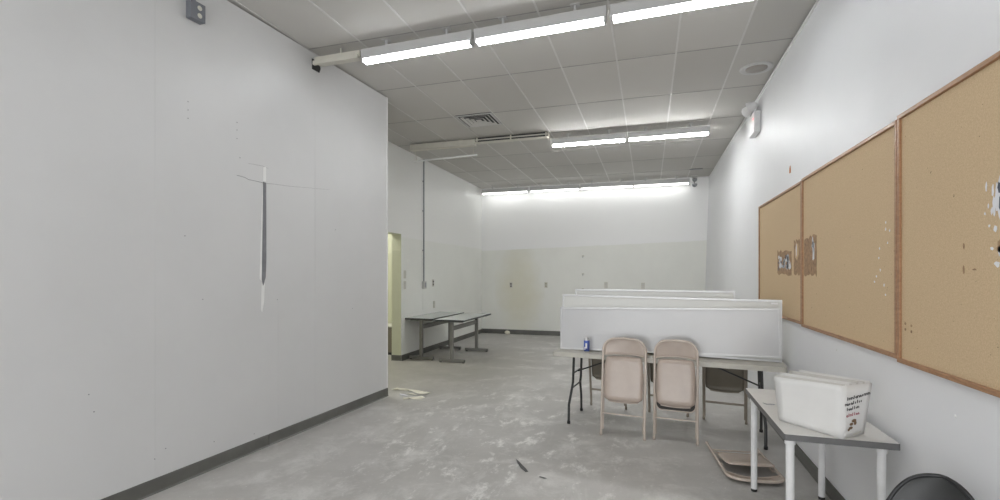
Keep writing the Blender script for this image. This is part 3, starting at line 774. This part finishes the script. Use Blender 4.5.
# printing on the side: illegible hand lettering strokes
s0,s1=[Vector(p) for p in side[0]]; u0,u1=[Vector(p) for p in side[1]]
def sp(a,f,off=.0034):
    p=(s0.lerp(s1,a)).lerp(u0.lerp(u1,a),f); nr=((s1-s0).cross(u0-s0)).normalized(); return p+nr*off
def scribble(name,mat,a0,a1,f,hgt,n,r=.003,slope=.0,seed=1):
    rnd=random.Random(seed); b=MB(); x=a0
    for i in range(n):
        x0=a0+(a1-a0)*i/n; w=(a1-a0)/n*.8
        kind=rnd.choice('nloauit'); tall=hgt*(1.7 if kind in 'lt' else 1)
        ff=f+slope*(x0-a0)
        if kind in 'nu': seq=[(0,0),(0,1),(.5,1.05),(1,.8),(1,0)]
        elif kind in 'oa': seq=[(.5,0),(0,.4),(.4,1),(1,.6),(.6,0),(1,0)]
        elif kind in 'lt': seq=[(.4,0),(.4,1)]
        else: seq=[(.4,0),(.4,1)]
        b.tube([sp(x0+px*w,ff+pz*tall) for px,pz in seq],r,5)
    return b.build(name,M[mat],t)
scribble('lettering','ink',.14,.98,.715,.036,11,.0022,.09,3)
scribble('lettering','ink',.08,.72,.615,.036,9,.0022,.07,5)
scribble('lettering','ink',.14,.62,.52,.034,7,.0020,.06,8)
scribble('lettering','ink_red',.14,.66,.40,.034,7,.0018,.05,11)
b=MB()
for (a,f,ra,rf) in [(.46,.31,.10,.035),(.36,.25,.08,.03),(.52,.26,.06,.04),(.34,.18,.09,.03),(.26,.15,.05,.025)]:
    pts=[sp(a+ra*math.cos(2*PI*i/9),f+rf*math.sin(2*PI*i/9),.0035) for i in range(9)]
    b.add([sp(a,f,.0037)]+pts,[(0,1+i,1+(i+1)%9) for i in range(9)])
b.build('printed_picture',M['ink_brown'],t)
b=MB(); b.add([sp(.35,.02,.0035),sp(.85,.05,.0035),sp(.82,.085,.0035),sp(.6,.06,.0035)],[(0,1,2,3)]); b.build('tape_strip',M['plate'],t)

# ------------------------------------------------------------------ black shell chair
fw=Vector((-.72,-.69)).normalized(); ang=math.atan2(fw.y,fw.x)-PI/2   # local +y is forward
t=thing('shell_chair','black shell chair with a rounded back beside the white desk, bottom right','chair',(.935,2.165,0),(0,0,ang))
prof=[(.215,.425),(.20,.45),(.10,.447),(-.02,.437),(-.12,.44),(-.165,.475),(-.185,.53),(-.20,.60),(-.210,.645),(-.219,.69),(-.226,.73),(-.231,.763),(-.234,.785),(-.236,.797),(-.237,.802)]
wid=[.17,.185,.19,.19,.19,.188,.182,.170,.158,.142,.122,.098,.070,.042,.014]
rows=[]
for (y,z),w in zip(prof,wid):
    i=len(rows); row=[]
    for k in range(17):
        u=-1+2*k/16
        back=min(1,max(0,(z-.44)/.12)) if y<-.1 else 0
        row.append((u*w, y+.060*u*u*back*(w/.22), z+.030*u*u*(1-back) ))
    rows.append(row)
sh=MB().grid(rows).build('shell',M['black_vinyl'],t,solid=.012)
md=sh.modifiers.new('sub','SUBSURF'); md.levels=1; md.render_levels=2
edge=[r[0] for r in rows]+list(rows[-1][1:-1])+[r[-1] for r in reversed(rows)]+list(reversed(rows[0][1:-1]))
rim=MB().tube(edge,.009,8,closed=True).build('rim',M['black_rim'],t)
md=rim.modifiers.new('sub','SUBSURF'); md.levels=1; md.render_levels=2
for sx in (-1,1):
    for sy in (-1,1):
        l=MB().tube([(sx*.14,.10 if sy>0 else -.10,.43),(sx*.21,.22*sy,.015)],.0115,10).build('leg',M['chrome'],t)
        MB().lathe([(.014,0),(.015,.02),(.012,.025)],10,Matrix.Translation((sx*.211,.222*sy,0))).build('foot_cap',M['rubber'],l)
MB().tube([(-.14,.10,.425),(.14,.10,.425)],.010,8).tube([(-.14,-.10,.425),(.14,-.10,.425)],.010,8).build('seat_rail',M['chrome'],t)

# ------------------------------------------------------------------ two far tables
def far_table(label,cx,cy,rz,loc_z=0,L=1.60,Wt=.57,z=.785):
    t=thing('pedestal_table',label,'table',(cx,cy,0),(0,0,rz),'pale tables along the far left wall')
    MB().prism(rrect(-Wt/2,-L/2,Wt/2,L/2,.02,3),z-.030,z-.001).build('edge_band',M['far_edge'],t)
    MB().prism(rrect(-Wt/2+.003,-L/2+.003,Wt/2-.003,L/2-.003,.018,3),z-.004,z).build('tabletop',M['far_top'],t)
    for sy in (-1,1):
        y=sy*.675
        p=MB().box((-.03,y-.03,.06),(.03,y+.03,z-.03)).build('column',M['grey_steel'],t,.006)
        MB().box((-.25,y-.03,.012),(.25,y+.03,.062)).build('foot',M['grey_steel'],t,.006)
        MB().box((-.22,y-.025,z-.055),(.22,y+.025,z-.03)).build('top_arm',M['grey_steel'],t,.003)
        for sx in (-1,1): MB().lathe([(.022,0),(.022,.012)],12,Matrix.Translation((sx*.22,y,0))).build('glide',M['rubber'],t)
    MB().box((-.015,-.645,.575),(.015,.645,.655)).build('stretcher',M['grey_steel'],t,.004)
    return t
ft=far_table('pale pedestal table pushed against the far left wall',-4.09,8.90,math.radians(-.3))
dup(ft,(-3.43,8.78,0),(0,0,math.radians(.6)),'pale pedestal table standing further from the left wall, in front')
# low cabinet in the side room
t=thing('low_cabinet','low dark cabinet with a pale top glimpsed through the doorway','cabinet',(-5.05,8.72,0))
MB().box((-.35,-.22,.05),(.35,.22,.55)).build('body',M['olive'],t,.004)
MB().box((-.37,-.24,.55),(.37,.24,.575)).build('top',M['plate'],t,.003)
MB().box((-.33,-.20,0),(.33,.20,.05)).build('plinth',M['slot'],t)
for sx in (-1,1):
    d=MB().box((sx*.17-.165,-.232,.07),(sx*.17+.165,-.22,.53)).build('door',M['olive'],t,.002)
    MB().tube([(sx*.03,-.232,.34),(sx*.03,-.25,.34),(sx*.03,-.25,.28),(sx*.03,-.232,.28)],.005,6).build('handle',M['chrome'],d)

# ------------------------------------------------------------------ litter on the floor
def scrap(name,label,cat,poly,mat,z=.001,curl=.01,grp=None):
    b=MB(); n=len(poly); cx=sum(p[0] for p in poly)/n; cy=sum(p[1] for p in poly)/n
    ring=[(x,y,z+curl*(.4+.6*math.sin(i*1.7))) for i,(x,y) in enumerate(poly)]
    ring=[(x,y,max(.002,zz)) for x,y,zz in ring]
    inner=[((x+cx)/2,(y+cy)/2,z+.001+curl*.2) for x,y in poly]
    b.add(ring+inner+[(cx,cy,z+.002)],[(i,(i+1)%n,n+(i+1)%n,n+i) for i in range(n)]+[(n+i,n+(i+1)%n,2*n) for i in range(n)],True)
    o=b.build(name,M[mat],solid=.0015); return tag(o,label,cat,grp)
gs='torn paper scraps by the end of the projecting wall'
scrap('paper_scrap','long cream paper strip on the floor by the end of the projecting wall','paper scrap',[(-3.40,5.92),(-3.20,5.95),(-3.05,5.90),(-2.93,5.83),(-2.84,5.80),(-2.80,5.90),(-2.92,5.98),(-3.1,6.03),(-3.36,6.0)],'paper_cream',curl=.02,grp=gs)
scrap('paper_scrap','rounded cream paper scrap on the floor by the end of the projecting wall','paper scrap',[(-3.0,5.50),(-2.94,5.56),(-2.87,5.55),(-2.79,5.59),(-2.76,5.66),(-2.84,5.71),(-2.92,5.69),(-3.0,5.62),(-3.02,5.55)],'paper_cream',curl=.015,grp=gs)
scrap('paper_scrap','small pale paper scrap between the cream strip and the projecting wall','paper scrap',[(-3.16,5.70),(-3.05,5.66),(-3.02,5.69),(-3.1,5.75),(-3.18,5.76)],'paper',curl=.012,grp=gs)
scrap('paper_scrap','thin grey paper sliver between the two larger cream scraps','paper scrap',[(-3.12,5.82),(-2.96,5.74),(-2.93,5.77),(-3.05,5.85)],'paper_cream',curl=.01,grp=gs)
scrap('rubber_scrap','curved dark rubber strip on the open floor','scrap',[(-1.10,4.02),(-1.06,3.925),(-1.01,3.845),(-.955,3.785),(-.93,3.78),(-.965,3.835),(-1.015,3.915),(-1.06,3.98)],'grit',curl=.012)
scrap('rubber_scrap','tiny dark sliver right of the curved rubber strip','scrap',[(-.83,3.72),(-.77,3.70),(-.765,3.715),(-.82,3.735)],'grit',curl=.006)
b=MB(); rows=[]
for i in range(7):
    th=PI*i/6; rows.append([(.075*math.sin(th)*math.cos(2*PI*k/10)*(1+random.uniform(-.25,.25)),.06*math.sin(th)*math.sin(2*PI*k/10)*(1+random.uniform(-.25,.25)),.05-.05*math.cos(th)*(1+random.uniform(-.0,.0))) for k in range(10)])
for r_ in rows: r_.append(r_[0])
o=b.grid(rows,False).build('crumpled_paper',M['paper_cream'],loc=(-3.62,12.36,.0)); tag(o,'crumpled cream paper ball by the far wall baseboard','paper ball')

# ------------------------------------------------------------------ light, camera, world
w=bpy.data.worlds.new('world'); sc.world=w; w.use_nodes=True
w.node_tree.nodes['Background'].inputs[0].default_value=(.9,.95,1,1); w.node_tree.nodes['Background'].inputs[1].default_value=.0
def area(name,loc,rot,sx,sy,e,c=(1,1,1)):
    d=bpy.data.lights.new(name,'AREA'); d.shape='RECTANGLE'; d.size=sx; d.size_y=sy; d.energy=e; d.color=c
    o=bpy.data.objects.new(name,d); col.objects.link(o); o.location=loc; o.rotation_euler=rot; return o
# unseen window added behind the viewpoint, its area light a low fill
fb=MB()
for x in (WX0+.03,(2*WX0+WX1)/3,(WX0+2*WX1)/3,WX1-.03): fb.box((x-.03,YF-.12,WZ0),(x+.03,YF-.05,WZ1))
for z in (WZ0+.03,WZ1-.03): fb.box((WX0,YF-.119,z-.03),(WX1,YF-.051,z+.03))
wo=fb.build('added_window_1',M['alu']); struct(wo,'aluminium frame of the unseen window added behind the viewpoint for fill light')
area('rear_fill_light',((WX0+WX1)/2,YF-.16,(WZ0+WZ1)/2),(PI/2,0,0),WX1-WX0-.02,WZ1-WZ0-.02,62,(.96,.98,1))
area('side_room_lamp',(-6.0,7.4,H-.08),(0,0,0),1.2,.3,24,(1,.98,.92))
cam=bpy.data.cameras.new('camera'); co=bpy.data.objects.new('camera',cam); col.objects.link(co); sc.camera=co
co.location=(0,0,1.6); co.rotation_euler=(PI/2,0,math.radians(17.185))
cam.sensor_width=36; cam.lens=481.675/1000*36; cam.shift_y=24.454/1000; cam.clip_start=.05
sc.view_settings.view_transform='Standard'; sc.view_settings.look='None'; sc.view_settings.gamma=1; sc.view_settings.use_curve_mapping=False
sc.view_settings.exposure=1.6
sc.cycles.use_denoising=True; sc.cycles.max_bounces=10; sc.cycles.diffuse_bounces=7
